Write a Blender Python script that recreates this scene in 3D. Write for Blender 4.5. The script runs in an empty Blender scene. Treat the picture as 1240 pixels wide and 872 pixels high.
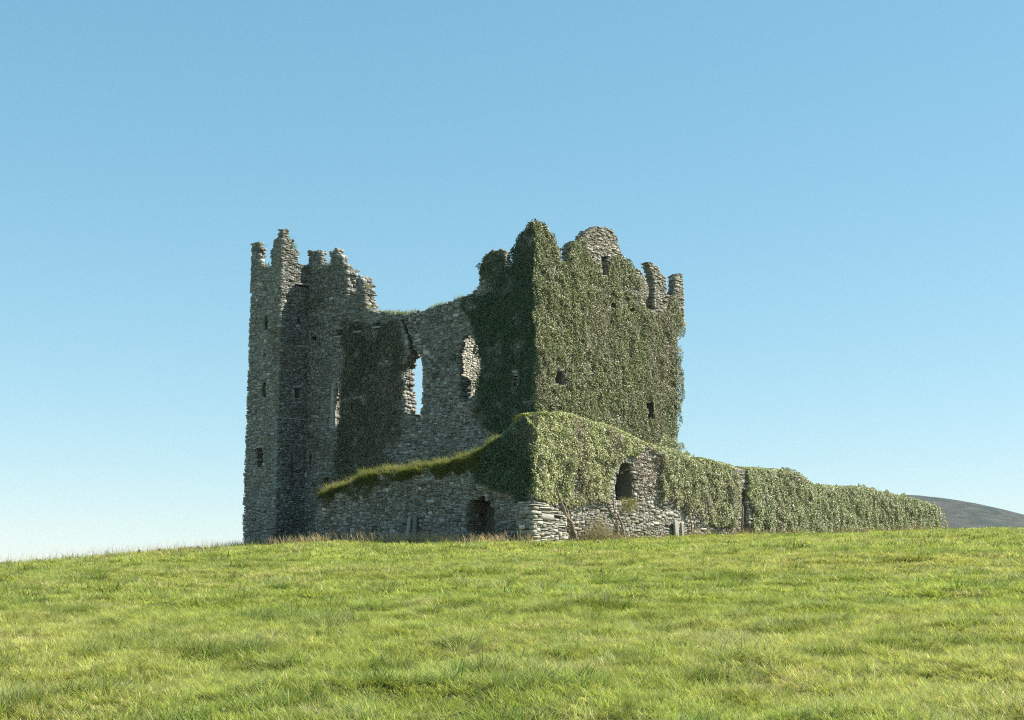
import bpy, math, random
import numpy as np
from mathutils import Vector

random.seed(7)
RNG = np.random.default_rng(7)
scene = bpy.context.scene
COL = scene.collection
R = math.radians

# ------------------------------------------------------------------ camera
F_PX, HORIZON = 1700.0, 720.0                      # measured on the 1240 x 872 photograph
PITCH = math.atan((HORIZON - 436.0) / F_PX)
cam = bpy.data.cameras.new('camera')
cam.sensor_width = 36.0
cam.lens = 36.0 * F_PX / 1240.0
cam.clip_start, cam.clip_end = 0.1, 20000.0
cam_o = bpy.data.objects.new('camera', cam)
COL.objects.link(cam_o)
cam_o.location = (0, 0, 0)
cam_o.rotation_euler = (math.pi / 2 + PITCH, 0, 0)
scene.camera = cam_o

# ------------------------------------------------------------------ light
SUN_AZ = R(89)             # clockwise from the view direction (+Y)
SUN_EL = R(45)
world = bpy.data.worlds.new('World')
scene.world = world
world.use_nodes = True
wn = world.node_tree.nodes
wl = world.node_tree.links
bg = wn['Background']
sky = wn.new('ShaderNodeTexSky')
sky.sky_type = 'NISHITA'
sky.sun_disc = False
sky.sun_elevation = SUN_EL
sky.sun_rotation = SUN_AZ
sky.altitude = 0
sky.air_density = 1.0
sky.dust_density = 0.0
sky.ozone_density = 3.0
# one even colour response for the whole sky (white balance and tone curve of the camera)
sep = wn.new('ShaderNodeSeparateColor'); com = wn.new('ShaderNodeCombineColor')
wl.new(sky.outputs['Color'], sep.inputs[0])
for ch, (gam, gain) in enumerate(((0.86, 0.75), (0.58, 1.36), (0.53, 1.52))):
    pw = wn.new('ShaderNodeMath'); pw.operation = 'POWER'; pw.inputs[1].default_value = gam
    mu = wn.new('ShaderNodeMath'); mu.operation = 'MULTIPLY'; mu.inputs[1].default_value = gain
    wl.new(sep.outputs[ch], pw.inputs[0]); wl.new(pw.outputs[0], mu.inputs[0]); wl.new(mu.outputs[0], com.inputs[ch])
wl.new(com.outputs[0], bg.inputs['Color'])
bg.inputs['Strength'].default_value = 0.10

sun = bpy.data.lights.new('sun', 'SUN')
sun.energy = 4.2
sun.angle = R(0.53)
sun.color = (1.0, 0.93, 0.82)
sun_o = bpy.data.objects.new('sun', sun)
COL.objects.link(sun_o)
sdir = Vector((math.sin(SUN_AZ) * math.cos(SUN_EL), math.cos(SUN_AZ) * math.cos(SUN_EL), math.sin(SUN_EL)))
sun_o.rotation_euler = sdir.to_track_quat('Z', 'Y').to_euler()
sun_o.location = (60, 20, 60)

scene.view_settings.view_transform = 'Standard'
scene.view_settings.look = 'None'
scene.view_settings.exposure = 1.2
scene.view_settings.gamma = 1.0
scene.render.engine = 'CYCLES'
scene.cycles.max_bounces = 6
scene.cycles.diffuse_bounces = 3
scene.cycles.transmission_bounces = 3
scene.cycles.volume_bounces = 0
scene.cycles.use_denoising = False
scene.cycles.pixel_filter_type = 'BLACKMAN_HARRIS'
scene.cycles.filter_width = 1.15

# ------------------------------------------------------------------ helpers
def hash3(i, j, k, seed):
    h = (i * 374761393 + j * 668265263 + k * 2147483647 + seed * 1274126177) & 0xFFFFFFFF
    h = ((h ^ (h >> 13)) * 1274126177) & 0xFFFFFFFF
    h = ((h ^ (h >> 16)) * 2246822519) & 0xFFFFFFFF
    return ((h ^ (h >> 15)) & 0xFFFFFF) / float(0xFFFFFF)

def vnoise(p, scale=1.0, seed=0):
    """value noise 0..1 of points (N,2) or (N,3)"""
    p = np.asarray(p, float) / scale
    if p.shape[1] == 2:
        p = np.c_[p, np.zeros(len(p))]
    f = np.floor(p)
    t = p - f
    t = t * t * (3 - 2 * t)
    i = f.astype(np.int64)
    out = np.zeros(len(p))
    for a in (0, 1):
        for b in (0, 1):
            for c in (0, 1):
                w = (t[:, 0] if a else 1 - t[:, 0]) * (t[:, 1] if b else 1 - t[:, 1]) * (t[:, 2] if c else 1 - t[:, 2])
                out += w * hash3(i[:, 0] + a, i[:, 1] + b, i[:, 2] + c, seed)
    return out

def fbm(p, scale=1.0, seed=0, octaves=3):
    o, amp, tot = 0, 1.0, 0.0
    for k in range(octaves):
        o = o + amp * vnoise(p, scale / 2 ** k, seed + k * 17)
        tot += amp
        amp *= 0.5
    return o / tot

def smooth(x, a, b):
    t = np.clip((x - a) / (b - a), 0, 1)
    return t * t * (3 - 2 * t)

def in_poly(x, y, poly):
    x = np.asarray(x); y = np.asarray(y)
    inside = np.zeros(x.shape, bool)
    n = len(poly)
    for i in range(n):
        x0, y0 = poly[i]; x1, y1 = poly[(i + 1) % n]
        if y0 == y1:
            continue
        c = ((y0 > y) != (y1 > y)) & (x < (x1 - x0) * (y - y0) / (y1 - y0) + x0)
        inside ^= c
    return inside

def build_mesh(name, verts, faces, col=None, smooth_shade=False):
    """verts (N,3), faces (M,k) all alike, col (N,3) optional point colour"""
    me = bpy.data.meshes.new(name)
    verts = np.ascontiguousarray(verts, np.float32)
    faces = np.ascontiguousarray(faces, np.int32)
    m, k = faces.shape
    me.vertices.add(len(verts))
    me.vertices.foreach_set('co', verts.ravel())
    me.loops.add(m * k)
    me.loops.foreach_set('vertex_index', faces.ravel())
    me.polygons.add(m)
    me.polygons.foreach_set('loop_start', np.arange(0, m * k, k, dtype=np.int32))
    me.polygons.foreach_set('loop_total', np.full(m, k, np.int32))
    if smooth_shade:
        me.polygons.foreach_set('use_smooth', np.ones(m, bool))
    if col is not None:
        a = me.attributes.new('col', 'FLOAT_COLOR', 'POINT')
        c = np.ones((len(verts), 4), np.float32)
        c[:, :3] = col
        a.data.foreach_set('color', c.ravel())
    me.update(calc_edges=True)
    return me

def link(name, me, mat=None, parent=None, kind=None):
    o = bpy.data.objects.new(name, me)
    COL.objects.link(o)
    if mat is not None:
        me.materials.append(mat)
    if parent is not None:
        o.parent = parent
    if kind:
        o['kind'] = kind
    return o

def tag(o, label, cat=None, group=None, kind=None):
    o['label'] = label
    if cat: o['category'] = cat
    if group: o['group'] = group
    if kind: o['kind'] = kind
    return o

def thing(name, label, cat, group=None):
    o = bpy.data.objects.new(name, None)
    COL.objects.link(o)
    return tag(o, label, cat, group)

# ------------------------------------------------------------------ materials
def new_mat(name):
    m = bpy.data.materials.new(name)
    m.use_nodes = True
    nt = m.node_tree
    return m, nt, nt.nodes['Principled BSDF'], nt.nodes['Material Output']

def N(nt, t, **kw):
    n = nt.nodes.new(t)
    for k, v in kw.items():
        setattr(n, k, v)
    return n

def mixc(nt, fac, a, b, mode='MIX'):
    m = N(nt, 'ShaderNodeMix', data_type='RGBA', blend_type=mode)
    for sock, v in ((m.inputs[0], fac), (m.inputs[6], a), (m.inputs[7], b)):
        if hasattr(v, 'is_output'):
            nt.links.new(v, sock)
        else:
            sock.default_value = v if not isinstance(v, tuple) else (*v, 1.0)
    return m.outputs[2]

def noise_fac(nt, scale, lo, hi, detail=4.0, vec=None, rough=0.6):
    n = N(nt, 'ShaderNodeTexNoise')
    n.inputs['Scale'].default_value = scale
    n.inputs['Detail'].default_value = detail
    n.inputs['Roughness'].default_value = rough
    if vec is not None:
        nt.links.new(vec, n.inputs['Vector'])
    r = N(nt, 'ShaderNodeMapRange')
    r.inputs['From Min'].default_value = lo
    r.inputs['From Max'].default_value = hi
    nt.links.new(n.outputs['Fac'], r.inputs['Value'])
    return r.outputs['Result']

def stone_material(name, source, moss=0.5):
    """source: 'ATTR' per-stone vertex colour, 'OBJECT' object colour, or an rgb tuple"""
    m, nt, bs, out = new_mat(name)
    geo = N(nt, 'ShaderNodeNewGeometry')
    pos = geo.outputs['Position']
    if source == 'ATTR':
        a = N(nt, 'ShaderNodeAttribute', attribute_name='col')
        base = a.outputs['Color']
    elif source == 'OBJECT':
        a = N(nt, 'ShaderNodeObjectInfo')
        base = a.outputs['Color']
    else:
        rgb = N(nt, 'ShaderNodeRGB')
        rgb.outputs[0].default_value = (*source, 1)
        base = rgb.outputs[0]
    grain = noise_fac(nt, 9.0, 0.25, 0.75, 6.0, pos, 0.7)
    c = mixc(nt, grain, mixc(nt, 1.0, base, (0.62, 0.62, 0.60), 'MULTIPLY'), mixc(nt, 1.0, base, (1.25, 1.24, 1.2), 'MULTIPLY'))
    lich = noise_fac(nt, 5.5, 0.60, 0.72, 5.0, pos)
    lm = N(nt, 'ShaderNodeMath', operation='MULTIPLY'); nt.links.new(lich, lm.inputs[0]); lm.inputs[1].default_value = 0.5
    c = mixc(nt, lm.outputs[0], c, (0.42, 0.43, 0.37))
    mossf = noise_fac(nt, 0.55, 0.50, 0.66, 6.0, pos, 0.65)
    mm = N(nt, 'ShaderNodeMath', operation='MULTIPLY'); nt.links.new(mossf, mm.inputs[0]); mm.inputs[1].default_value = moss
    c = mixc(nt, mm.outputs[0], c, (0.085, 0.085, 0.035))
    nt.links.new(c, bs.inputs['Base Color'])
    bs.inputs['Roughness'].default_value = 0.92
    bs.inputs['Specular IOR Level'].default_value = 0.25
    bump = N(nt, 'ShaderNodeBump')
    bump.inputs['Strength'].default_value = 0.5
    bump.inputs['Distance'].default_value = 0.04
    bn = N(nt, 'ShaderNodeTexNoise'); bn.inputs['Scale'].default_value = 14; bn.inputs['Detail'].default_value = 6
    nt.links.new(pos, bn.inputs['Vector'])
    nt.links.new(bn.outputs['Fac'], bump.inputs['Height'])
    nt.links.new(bump.outputs['Normal'], bs.inputs['Normal'])
    return m

def foliage_material(name, source='ATTR', rough=0.45, translucent=0.14, spec=0.4):
    m, nt, bs, out = new_mat(name)
    if source == 'ATTR':
        a = N(nt, 'ShaderNodeAttribute', attribute_name='col')
        c = a.outputs['Color']
    else:                                   # colour handed down by the instancer, times the blade's own
        a = N(nt, 'ShaderNodeAttribute', attribute_name='tint'); a.attribute_type = 'INSTANCER'
        b = N(nt, 'ShaderNodeAttribute', attribute_name='col')
        c = mixc(nt, 1.0, a.outputs['Color'], b.outputs['Color'], 'MULTIPLY')
    nt.links.new(c, bs.inputs['Base Color'])
    bs.inputs['Roughness'].default_value = rough
    bs.inputs['Specular IOR Level'].default_value = spec
    tr = N(nt, 'ShaderNodeBsdfTranslucent')
    nt.links.new(mixc(nt, 1.0, c, (1.25, 1.25, 0.75), 'MULTIPLY'), tr.inputs['Color'])
    mx = N(nt, 'ShaderNodeMixShader')
    mx.inputs[0].default_value = translucent
    nt.links.new(bs.outputs[0], mx.inputs[1])
    nt.links.new(tr.outputs[0], mx.inputs[2])
    nt.links.new(mx.outputs[0], out.inputs['Surface'])
    return m

M_CORE = stone_material('mortar_core', (0.15, 0.145, 0.12), 0.4)
M_MASON = stone_material('rubble_masonry', 'ATTR', 0.45)
M_STONE = stone_material('rubble_stone', 'OBJECT', 0.35)
M_DRESSED = stone_material('dressed_stone', (0.30, 0.31, 0.29), 0.2)
M_LEAF = foliage_material('ivy_leaf')
M_GRASSTOP = foliage_material('wall_grass', 'ATTR', 0.6, 0.4, 0.25)
M_GRASS = foliage_material('field_grass', 'INST', 0.5, 0.40, 0.3)

def bark_material():
    m, nt, bs, out = new_mat('ivy_bark')
    tc = N(nt, 'ShaderNodeTexCoord')
    f = noise_fac(nt, 12, 0.3, 0.7, 5, tc.outputs['Object'])
    nt.links.new(mixc(nt, f, (0.16, 0.12, 0.09), (0.32, 0.26, 0.20)), bs.inputs['Base Color'])
    bs.inputs['Roughness'].default_value = 0.9
    return m
M_BARK = bark_material()

# ------------------------------------------------------------------ terrain
def ground_base(X, Y):
    X = np.asarray(X, float); Y = np.asarray(Y, float)
    l1 = -1.6 + 0.0656 * Y
    l2 = 2.6 + 0.037 * (Y - 64)
    k = 1.2
    z = -np.log(np.exp(-l1 * k) + np.exp(-np.clip(l2, -40, 60) * k)) / k + 0.25   # soft minimum of the two slopes
    z = z + 0.0143 * X * smooth(Y, 5, 60)
    left = np.clip(-X - LEFT_X0, 0, None)
    z = z - LEFT_K * left ** LEFT_P * smooth(Y, 10, 45)
    z = z - 0.07 * np.clip(Y - 112, 0, None)
    z = z - 0.05 * np.clip(np.abs(X) - 60, 0, None)
    far = smooth(np.hypot(X, Y), 140, 420)
    z = z * (1 - far) + far * (-24.0)
    return np.where(Y < -40, np.minimum(z, -1.6 + 0.0656 * -40), z)
LEFT_X0, LEFT_K, LEFT_P = 7.0, 0.0125, 1.5

def ground(X, Y):
    X = np.asarray(X, float); Y = np.asarray(Y, float)
    p = np.c_[X.ravel(), Y.ravel()]
    near = 1 - smooth(np.hypot(p[:, 0], p[:, 1]), 120, 200)
    n = (fbm(p, 9.0, 5, 2) - 0.5) * 0.30 + (fbm(p * [0.7, 1.0], 1.7, 9, 2) - 0.5) * 0.20 + (vnoise(p, 0.55, 12) - 0.5) * 0.12
    return ground_base(X, Y) + (n * near).reshape(X.shape)

def graded(lo, hi, flo, fhi, step):
    mid = np.arange(flo, fhi + 1e-6, step)
    def tail(a, b):
        out, s, x = [], step, a
        while (b - x) * np.sign(b - a) > 0:
            s *= 1.22
            x = x + s * np.sign(b - a)
            out.append(x)
        return out
    return np.array(tail(flo, lo)[::-1] + list(mid) + tail(fhi, hi))

def grid_mesh(name, xs, ys, zf):
    XX, YY = np.meshgrid(xs, ys)
    ZZ = zf(XX, YY)
    nx, ny = len(xs), len(ys)
    v = np.c_[XX.ravel(), YY.ravel(), ZZ.ravel()]
    i = (np.arange(ny - 1)[:, None] * nx + np.arange(nx - 1)[None, :]).ravel()
    return build_mesh(name, v, np.c_[i, i + 1, i + nx + 1, i + nx], smooth_shade=True)

def ground_material():
    m, nt, bs, out = new_mat('meadow_soil')
    geo = N(nt, 'ShaderNodeNewGeometry')
    p = geo.outputs['Position']
    a = noise_fac(nt, 0.35, 0.35, 0.65, 5, p)
    b = noise_fac(nt, 7.0, 0.3, 0.7, 5, p)
    c = mixc(nt, a, (0.085, 0.12, 0.028), (0.13, 0.15, 0.04))
    c = mixc(nt, b, c, (0.07, 0.075, 0.025))
    nt.links.new(c, bs.inputs['Base Color'])
    bs.inputs['Roughness'].default_value = 0.95
    bs.inputs['Specular IOR Level'].default_value = 0.1
    bump = N(nt, 'ShaderNodeBump'); bump.inputs['Distance'].default_value = 0.08
    nt.links.new(b, bump.inputs['Height']); nt.links.new(bump.outputs[0], bs.inputs['Normal'])
    return m

g_me = grid_mesh('ground', graded(-900, 1600, -50, 62, 0.3), graded(-250, 2900, 3, 118, 0.3), ground)
g_o = link('ground', g_me, ground_material(), kind='structure')

# the far hill on the right
def hill_z(X, Y):
    r = X / 2000.0
    prof = np.interp(r, [-0.30, 0.02, 0.10, 0.17, 0.225, 0.255, 0.276, 0.30, 0.33, 0.362, 0.42, 0.52, 0.65, 0.9],
                     [0, 0.012, 0.035, 0.056, 0.066, 0.0695, 0.0695, 0.0665, 0.0605, 0.0520, 0.036, 0.018, 0.006, 0])
    q = (Y - 2000.0)
    sh = np.exp(-(np.where(q < 0, q / 420.0, q / 500.0)) ** 2)
    p = np.c_[X.ravel(), Y.ravel()]
    nz = ((fbm(p, 260, 31, 4) - 0.5) * 26 + (fbm(p, 60, 77, 3) - 0.5) * 6).reshape(X.shape)
    return -26 + (prof * 2000 + 26) * sh + nz * sh * np.clip(prof / 0.03, 0, 1) * (1 - 0.75 * np.exp(-(q / 140) ** 2))

def hill_material():
    m, nt, bs, out = new_mat('heather_hillside')
    geo = N(nt, 'ShaderNodeNewGeometry')
    p = geo.outputs['Position']
    mp = N(nt, 'ShaderNodeMapping'); mp.inputs['Scale'].default_value = (1, 1, 3.0)
    nt.links.new(p, mp.inputs['Vector'])
    a = noise_fac(nt, 0.012, 0.42, 0.58, 6, mp.outputs[0], 0.7)
    b = noise_fac(nt, 0.05, 0.45, 0.6, 5, mp.outputs[0], 0.7)
    c = mixc(nt, a, (0.060, 0.060, 0.054), (0.034, 0.050, 0.042))
    c = mixc(nt, b, c, (0.082, 0.082, 0.070))
    sx = N(nt, 'ShaderNodeSeparateXYZ'); nt.links.new(p, sx.inputs[0])
    low = N(nt, 'ShaderNodeMapRange'); low.inputs['From Min'].default_value = 85; low.inputs['From Max'].default_value = 45
    nt.links.new(sx.outputs['Z'], low.inputs['Value'])
    c = mixc(nt, low.outputs[0], c, mixc(nt, b, (0.020, 0.038, 0.028), (0.045, 0.064, 0.042)))
    nt.links.new(c, bs.inputs['Base Color'])
    bs.inputs['Roughness'].default_value = 1.0
    bs.inputs['Specular IOR Level'].default_value = 0.0
    return m
h_me = grid_mesh('hill', np.arange(-700, 1900, 14.0), np.arange(900, 3300, 14.0), hill_z)
link('hill', h_me, hill_material(), kind='structure')

# ------------------------------------------------------------------ walls
def ray(x, y):
    dx, dy = (x - 620.0) / F_PX, (436.0 - y) / F_PX
    cp, sp = math.cos(PITCH), math.sin(PITCH)
    return np.array([dx, cp - sp * dy, sp + cp * dy])

UA = np.array([-math.sin(R(51.6)), math.cos(R(51.6))])       # along the shaded front, away to the left
UB = np.array([math.sin(R(38.4)), math.cos(R(38.4))])        # along the sunlit side, away to the right

class Wall:
    """an upright plane: u runs along it, z is height, d is depth behind the face"""
    def __init__(self, P, U, nrm):
        self.P, self.U, self.n = np.array(P, float), np.array(U, float), np.array(nrm, float)
    def uz(self, x, y):
        d = ray(x, y)
        A = np.array([[d[0], -self.U[0]], [d[1], -self.U[1]]])
        s, u = np.linalg.solve(A, self.P)
        return u, s * d[2]
    def poly(self, pts):
        return [self.uz(x, y) for x, y in pts]
    def xyz(self, u, z, d):
        u = np.asarray(u, float); z = np.asarray(z, float); d = np.asarray(d, float)
        wob = 0.07 * (vnoise(np.c_[u.ravel() + 40, z.ravel()], 2.7, 3) - 0.5).reshape(u.shape)
        q = d - wob
        return np.stack([self.P[0] + u * self.U[0] - q * self.n[0], self.P[1] + u * self.U[1] - q * self.n[1], z + 0 * u], -1)

def stone_boxes(c, h, rot, jit, frame):
    """c (N,3) centres in (u,z,d), h (N,3) half sizes -> verts in wall space (N*8,3), faces"""
    n = len(c)
    corner = np.array([[-1, -1, -1], [1, -1, -1], [1, 1, -1], [-1, 1, -1], [-1, -1, 1], [1, -1, 1], [1, 1, 1], [-1, 1, 1]], float)
    v = corner[None] * h[:, None, :]
    # rounder outline: pull the front-face corners in, jitter everything
    v = v * (1 + (RNG.random((n, 8, 3)) - 0.5) * np.array([0.5, 0.7, 0.5]) * jit)
    v[:, :4, 0] *= 0.95; v[:, :4, 1] *= 0.90
    cr, sr = np.cos(rot)[:, None], np.sin(rot)[:, None]
    u = v[..., 0] * cr - v[..., 1] * sr
    z = v[..., 0] * sr + v[..., 1] * cr
    v = np.stack([u, z, v[..., 2]], -1) + c[:, None, :]
    f = np.array([[0, 3, 2, 1], [4, 5, 6, 7], [0, 1, 5, 4], [1, 2, 6, 5], [2, 3, 7, 6], [3, 0, 4, 7]])
    faces = (f[None] + (np.arange(n) * 8)[:, None, None]).reshape(-1, 4)
    return v.reshape(-1, 3), faces

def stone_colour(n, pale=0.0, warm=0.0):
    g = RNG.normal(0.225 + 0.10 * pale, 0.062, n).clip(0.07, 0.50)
    g = np.where(RNG.random(n) < 0.06, g * 1.5, g).clip(0.07, 0.52)
    t = RNG.random(n)
    tan = RNG.random(n) < 0.22
    w = warm + np.where(tan, 0.08 + warm, 0.0)
    return np.c_[g * (1.0 + 0.03 * t + w), g * (1.01 + 0.02 * t + w * 0.45), g * (0.88 + 0.10 * (1 - t) - w * 0.4)]

STONE_MESHES = []
for i in range(8):
    v, f = stone_boxes(np.zeros((1, 3)), np.ones((1, 3)), np.zeros(1), 1.0, None)
    # (u, z, d) -> object axes x = along, y = into the wall, z = up
    me = build_mesh('stone', v[:, [0, 2, 1]], f)
    me.materials.append(M_STONE)
    STONE_MESHES.append(me)

def pack_rubble(u0, u1, z0, z1, course, width):
    """random rubble: stones of mixed sizes fitted into one another, no courses running through"""
    cz, cu = course[0], 0.055
    nz, nu = int((z1 - z0) / cz) + 1, int((u1 - u0) / cu) + 1
    occ = np.zeros((nz, nu), bool)
    w0, w1 = max(2, int(width[0] / cu)), max(3, int(width[1] / cu))
    hmax = max(1, int(round(course[1] / cz)))
    out = []
    rw = random.Random(int(nu * 31 + nz))
    for j in range(nz):
        row = occ[j]
        i = 0
        while i < nu:
            if row[i]:
                i += 1
                continue
            h = 1 if rw.random() < 0.40 else rw.randint(1, hmax + (1 if rw.random() < 0.15 else 0))
            w = int(w0 + (w1 - w0) * rw.random() ** 1.7) + (h > 2)
            if rw.random() < 0.05:
                w = int(w * 1.6)
            k = i
            while k < nu and k - i < w and not row[k]:
                k += 1
            w = k - i
            if w < 3: h = min(h, 2)
            h = min(h, nz - j)
            while h > 1 and occ[j:j + h, i:i + w].any():
                h -= 1
            occ[j:j + h, i:i + w] = True
            out.append((u0 + (i + w / 2) * cu, z0 + (j + h / 2) * cz, w * cu / 2 - 0.006, h * cz / 2 - 0.004))
            i += w
    return np.array(out).T

def snapped(pts, snap, tol=0.45):
    out = []
    for u, z in pts:
        for a, b in snap:
            if abs(u - a) < tol:
                u = b
        out.append((u, z))
    return out

def make_wall(name, wall, outline, T, holes=(), niches=(), thin=None, T_thin=0.5, parent=None, g=0.18,
              course=(0.09, 0.20), width=(0.20, 0.55), pale=0.0, warm=0.0, big=0, hide=(), z0=None, proud=0.05, big_box=None, snap=(), embr=()):
    """outline, holes, hide: pixel polygons on the wall plane; niches: (polygon, depth); thin: pixel polyline above which the wall is only a parapet.
    Returns the wall object; children: masonry (all small stones) and the single big stones."""
    op = snapped(wall.poly(outline), snap)
    us = [p[0] for p in op]; zs = [p[1] for p in op]
    ulo, uhi, zhi = min(us), max(us), max(zs)
    zlo = z0 if z0 is not None else min(zs)
    hp = [wall.poly(h) for h in holes]
    npz = [(wall.poly(h), d) for h, d in niches]
    hide_p = [wall.poly(h) for h in hide]
    if thin is not None:
        tp = sorted(wall.poly(thin))
        tu, tz = [p[0] for p in tp], [p[1] for p in tp]
    def solid(u, z):
        s = in_poly(u, z, op)
        for h in hp:
            s &= ~in_poly(u, z, h)
        return s
    nicheat = lambda u, z: np.max([np.where(in_poly(u, z, p), d, 0.0) for p, d in npz], axis=0) if npz else np.zeros(np.shape(u))
    ep = [(wall.poly(p), t) for p, t in embr]
    def back(u, z):
        b = np.where(z > np.interp(u, tu, tz), T_thin, T) if thin is not None else np.full(np.shape(u), T)
        for p, t in ep:
            b = np.where(in_poly(u, z, p), np.minimum(b, t), b)
        return b
    # ---- core
    uc = np.arange(ulo - g, uhi + 2 * g, g); zc = np.arange(zlo - 0.5, zhi + 2 * g, g)
    UU, ZZ = np.meshgrid(uc + g / 2, zc + g / 2)
    S = solid(UU, np.maximum(ZZ, zlo + 0.01) if z0 is None else ZZ)
    E = S.copy()
    E[1:, :] &= S[:-1, :]; E[:-1, :] &= S[1:, :]; E[:, 1:] &= S[:, :-1]; E[:, :-1] &= S[:, 1:]
    for _ in range(max(0, int(round(0.17 / g)) - 1)):
        S2 = E.copy()
        E[1:, :] &= S2[:-1, :]; E[:-1, :] &= S2[1:, :]; E[:, 1:] &= S2[:, :-1]; E[:, :-1] &= S2[:, 1:]
    E[:3, :] = E[3, :]
    fr = np.where(nicheat(UU, ZZ) > 0, nicheat(UU, ZZ), 0.055)
    bk = np.maximum(back(UU, ZZ) - 0.05, fr + 0.05)
    verts, faces = [], []
    def quad(a, b, c, d):
        i = len(verts); verts.extend((a, b, c, d)); faces.append((i, i + 1, i + 2, i + 3))
    nz, nu = S.shape
    for j in range(nz):
        for i in range(nu):
            e = E[j, i]
            u0, u1, w0, w1 = uc[i], uc[i] + g, zc[j], zc[j] + g
            if e:
                a, b = fr[j, i], bk[j, i]
                quad((u0, w0, a), (u1, w0, a), (u1, w1, a), (u0, w1, a))
                quad((u0, w0, b), (u0, w1, b), (u1, w1, b), (u1, w0, b))
            for dj, di in ((0, 1), (1, 0)):
                jj, ii = j + dj, i + di
                e2 = E[jj, ii] if jj < nz and ii < nu else False
                if not e and not e2:
                    continue
                if di: line = ((u1, w0), (u1, w1))
                else: line = ((u0, w1), (u1, w1))
                segs = []
                if e and e2:
                    if fr[j, i] != fr[jj, ii]: segs.append((fr[j, i], fr[jj, ii]))
                    if bk[j, i] != bk[jj, ii]: segs.append((bk[j, i], bk[jj, ii]))
                else:
                    segs.append((fr[j, i], bk[j, i]) if e else (fr[jj, ii], bk[jj, ii]))
                for a, b in segs:
                    (p0, q0), (p1, q1) = line
                    quad((p0, q0, a), (p1, q1, a), (p1, q1, b), (p0, q0, b))
    V = np.array(verts)
    core = link(name, build_mesh(name, wall.xyz(V[:, 0], V[:, 1], V[:, 2]), np.array(faces)), M_CORE, parent)
    # ---- stones in uneven courses
    su, sz, shu, shz = pack_rubble(ulo - 0.2, uhi + 0.3, zlo - 0.3, zhi + 0.1, course, width)
    sz = sz + (vnoise(np.c_[su, sz * 0.3], 2.2, 8) - 0.5) * 0.26 + (vnoise(np.c_[su, sz], 0.8, 28) - 0.5) * 0.07      # beds that wander
    # trim each stone to the longest run of its length that lies inside the wall, so that corners and jambs stay true
    K = 11
    ft = (np.arange(K) + 0.5) / K * 2 - 1
    tu_ = su[:, None] + shu[:, None] * ft
    tz_ = np.repeat(sz[:, None], K, 1)
    ins = solid(tu_, np.maximum(tz_, zlo + 0.02) if z0 is None else tz_) & ~(nicheat(tu_, tz_) > 0)
    best0 = np.zeros(len(su), int); bestn = np.zeros(len(su), int); run = np.zeros(len(su), int)
    for k in range(K):
        run = np.where(ins[:, k], run + 1, 0)
        better = run > bestn
        bestn = np.where(better, run, bestn); best0 = np.where(better, k - run + 1, best0)
    full = bestn == K
    step = 2 * shu / K
    c_ = su - shu + (best0 + bestn / 2) * step
    su = np.where(full, su, c_); shu = np.where(full, shu, bestn * step / 2)
    keep = (bestn > 0) & (shu > 0.045)
    su, sz, shu, shz = su[keep], sz[keep], shu[keep], shz[keep]
    zt = np.maximum(sz, zlo + 0.02) if z0 is None else sz
    edge = np.zeros(len(su), bool); edep = np.zeros(len(su))
    for a, b in ((-1, 0), (1, 0), (0, 1), (0, -1)):
        q_u, q_z = su + a * (shu + 0.16), sz + b * (shz + 0.22)
        qz = np.maximum(q_z, zlo + 0.02) if z0 is None else q_z
        out = ~solid(q_u, qz)
        nd = nicheat(q_u, q_z)
        edge |= out | (nd > 0)
        edep = np.where(out, np.maximum(edep, back(su, sz)), np.maximum(edep, nd))
    if thin is not None:      # wall-walk edge
        wk = (back(su, sz) > T_thin) & (back(su, sz + 0.35) <= T_thin)
        edge |= wk; edep = np.where(wk, T, edep)
    edep = np.minimum(edep, back(su, sz))
    C, H, ID = [], [], []
    n = len(su)
    dep = RNG.uniform(0.10, 0.16, n)
    pr = RNG.normal(0.0, 0.018, n).clip(-0.045, 0.05) + proud - 0.05
    C.append(np.c_[su, sz, dep - pr - 0.02]); H.append(np.c_[shu, shz, dep])
    front_n = n
    ei = np.where(edge)[0]
    d0 = 2 * dep[ei] - 0.03
    while len(ei):
        l = RNG.uniform(0.16, 0.34, len(ei))
        ok = d0 + l * 0.6 < edep[ei]
        ei, d0, l = ei[ok], d0[ok], l[ok]
        if not len(ei): break
        k = RNG.uniform(0.75, 1.08, len(ei))
        C.append(np.c_[su[ei] + RNG.normal(0, 0.03, len(ei)), sz[ei] + RNG.normal(0, 0.02, len(ei)), d0 + l / 2])
        H.append(np.c_[shu[ei] * k, shz[ei] * RNG.uniform(0.8, 1.1, len(ei)), l / 2])
        d0 = d0 + l + 0.01
    C, H = np.concatenate(C), np.concatenate(H)
    # the biggest stones in view are pieces of their own
    single = np.zeros(len(C), bool)
    if big:
        vis = np.ones(front_n, bool)
        for h in hide_p:
            vis &= ~in_poly(su, sz, h)
        wxyz = wall.xyz(su, sz, np.zeros(front_n))
        vis &= sz > ground(wxyz[:, 0], wxyz[:, 1]) + 0.1
        if big_box:
            vis &= in_poly(su, sz, wall.poly(big_box))
        size = np.where(vis, shu * np.sqrt(shz) / np.hypot(wxyz[:, 0], wxyz[:, 1]), 0)
        order = np.argsort(-size)[:big]
        single[order[size[order] > 0]] = True
    rest = ~single
    rot = RNG.normal(0, 0.05, rest.sum())
    V, Fc = stone_boxes(C[rest], H[rest], rot, 0.36, None)
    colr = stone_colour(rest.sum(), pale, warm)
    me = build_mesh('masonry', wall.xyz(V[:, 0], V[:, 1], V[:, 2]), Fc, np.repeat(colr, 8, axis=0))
    link('masonry', me, M_MASON, core, kind='stuff')
    rz = math.atan2(-wall.n[0], wall.n[1])     # local +y points into the wall, local x along it
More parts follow.
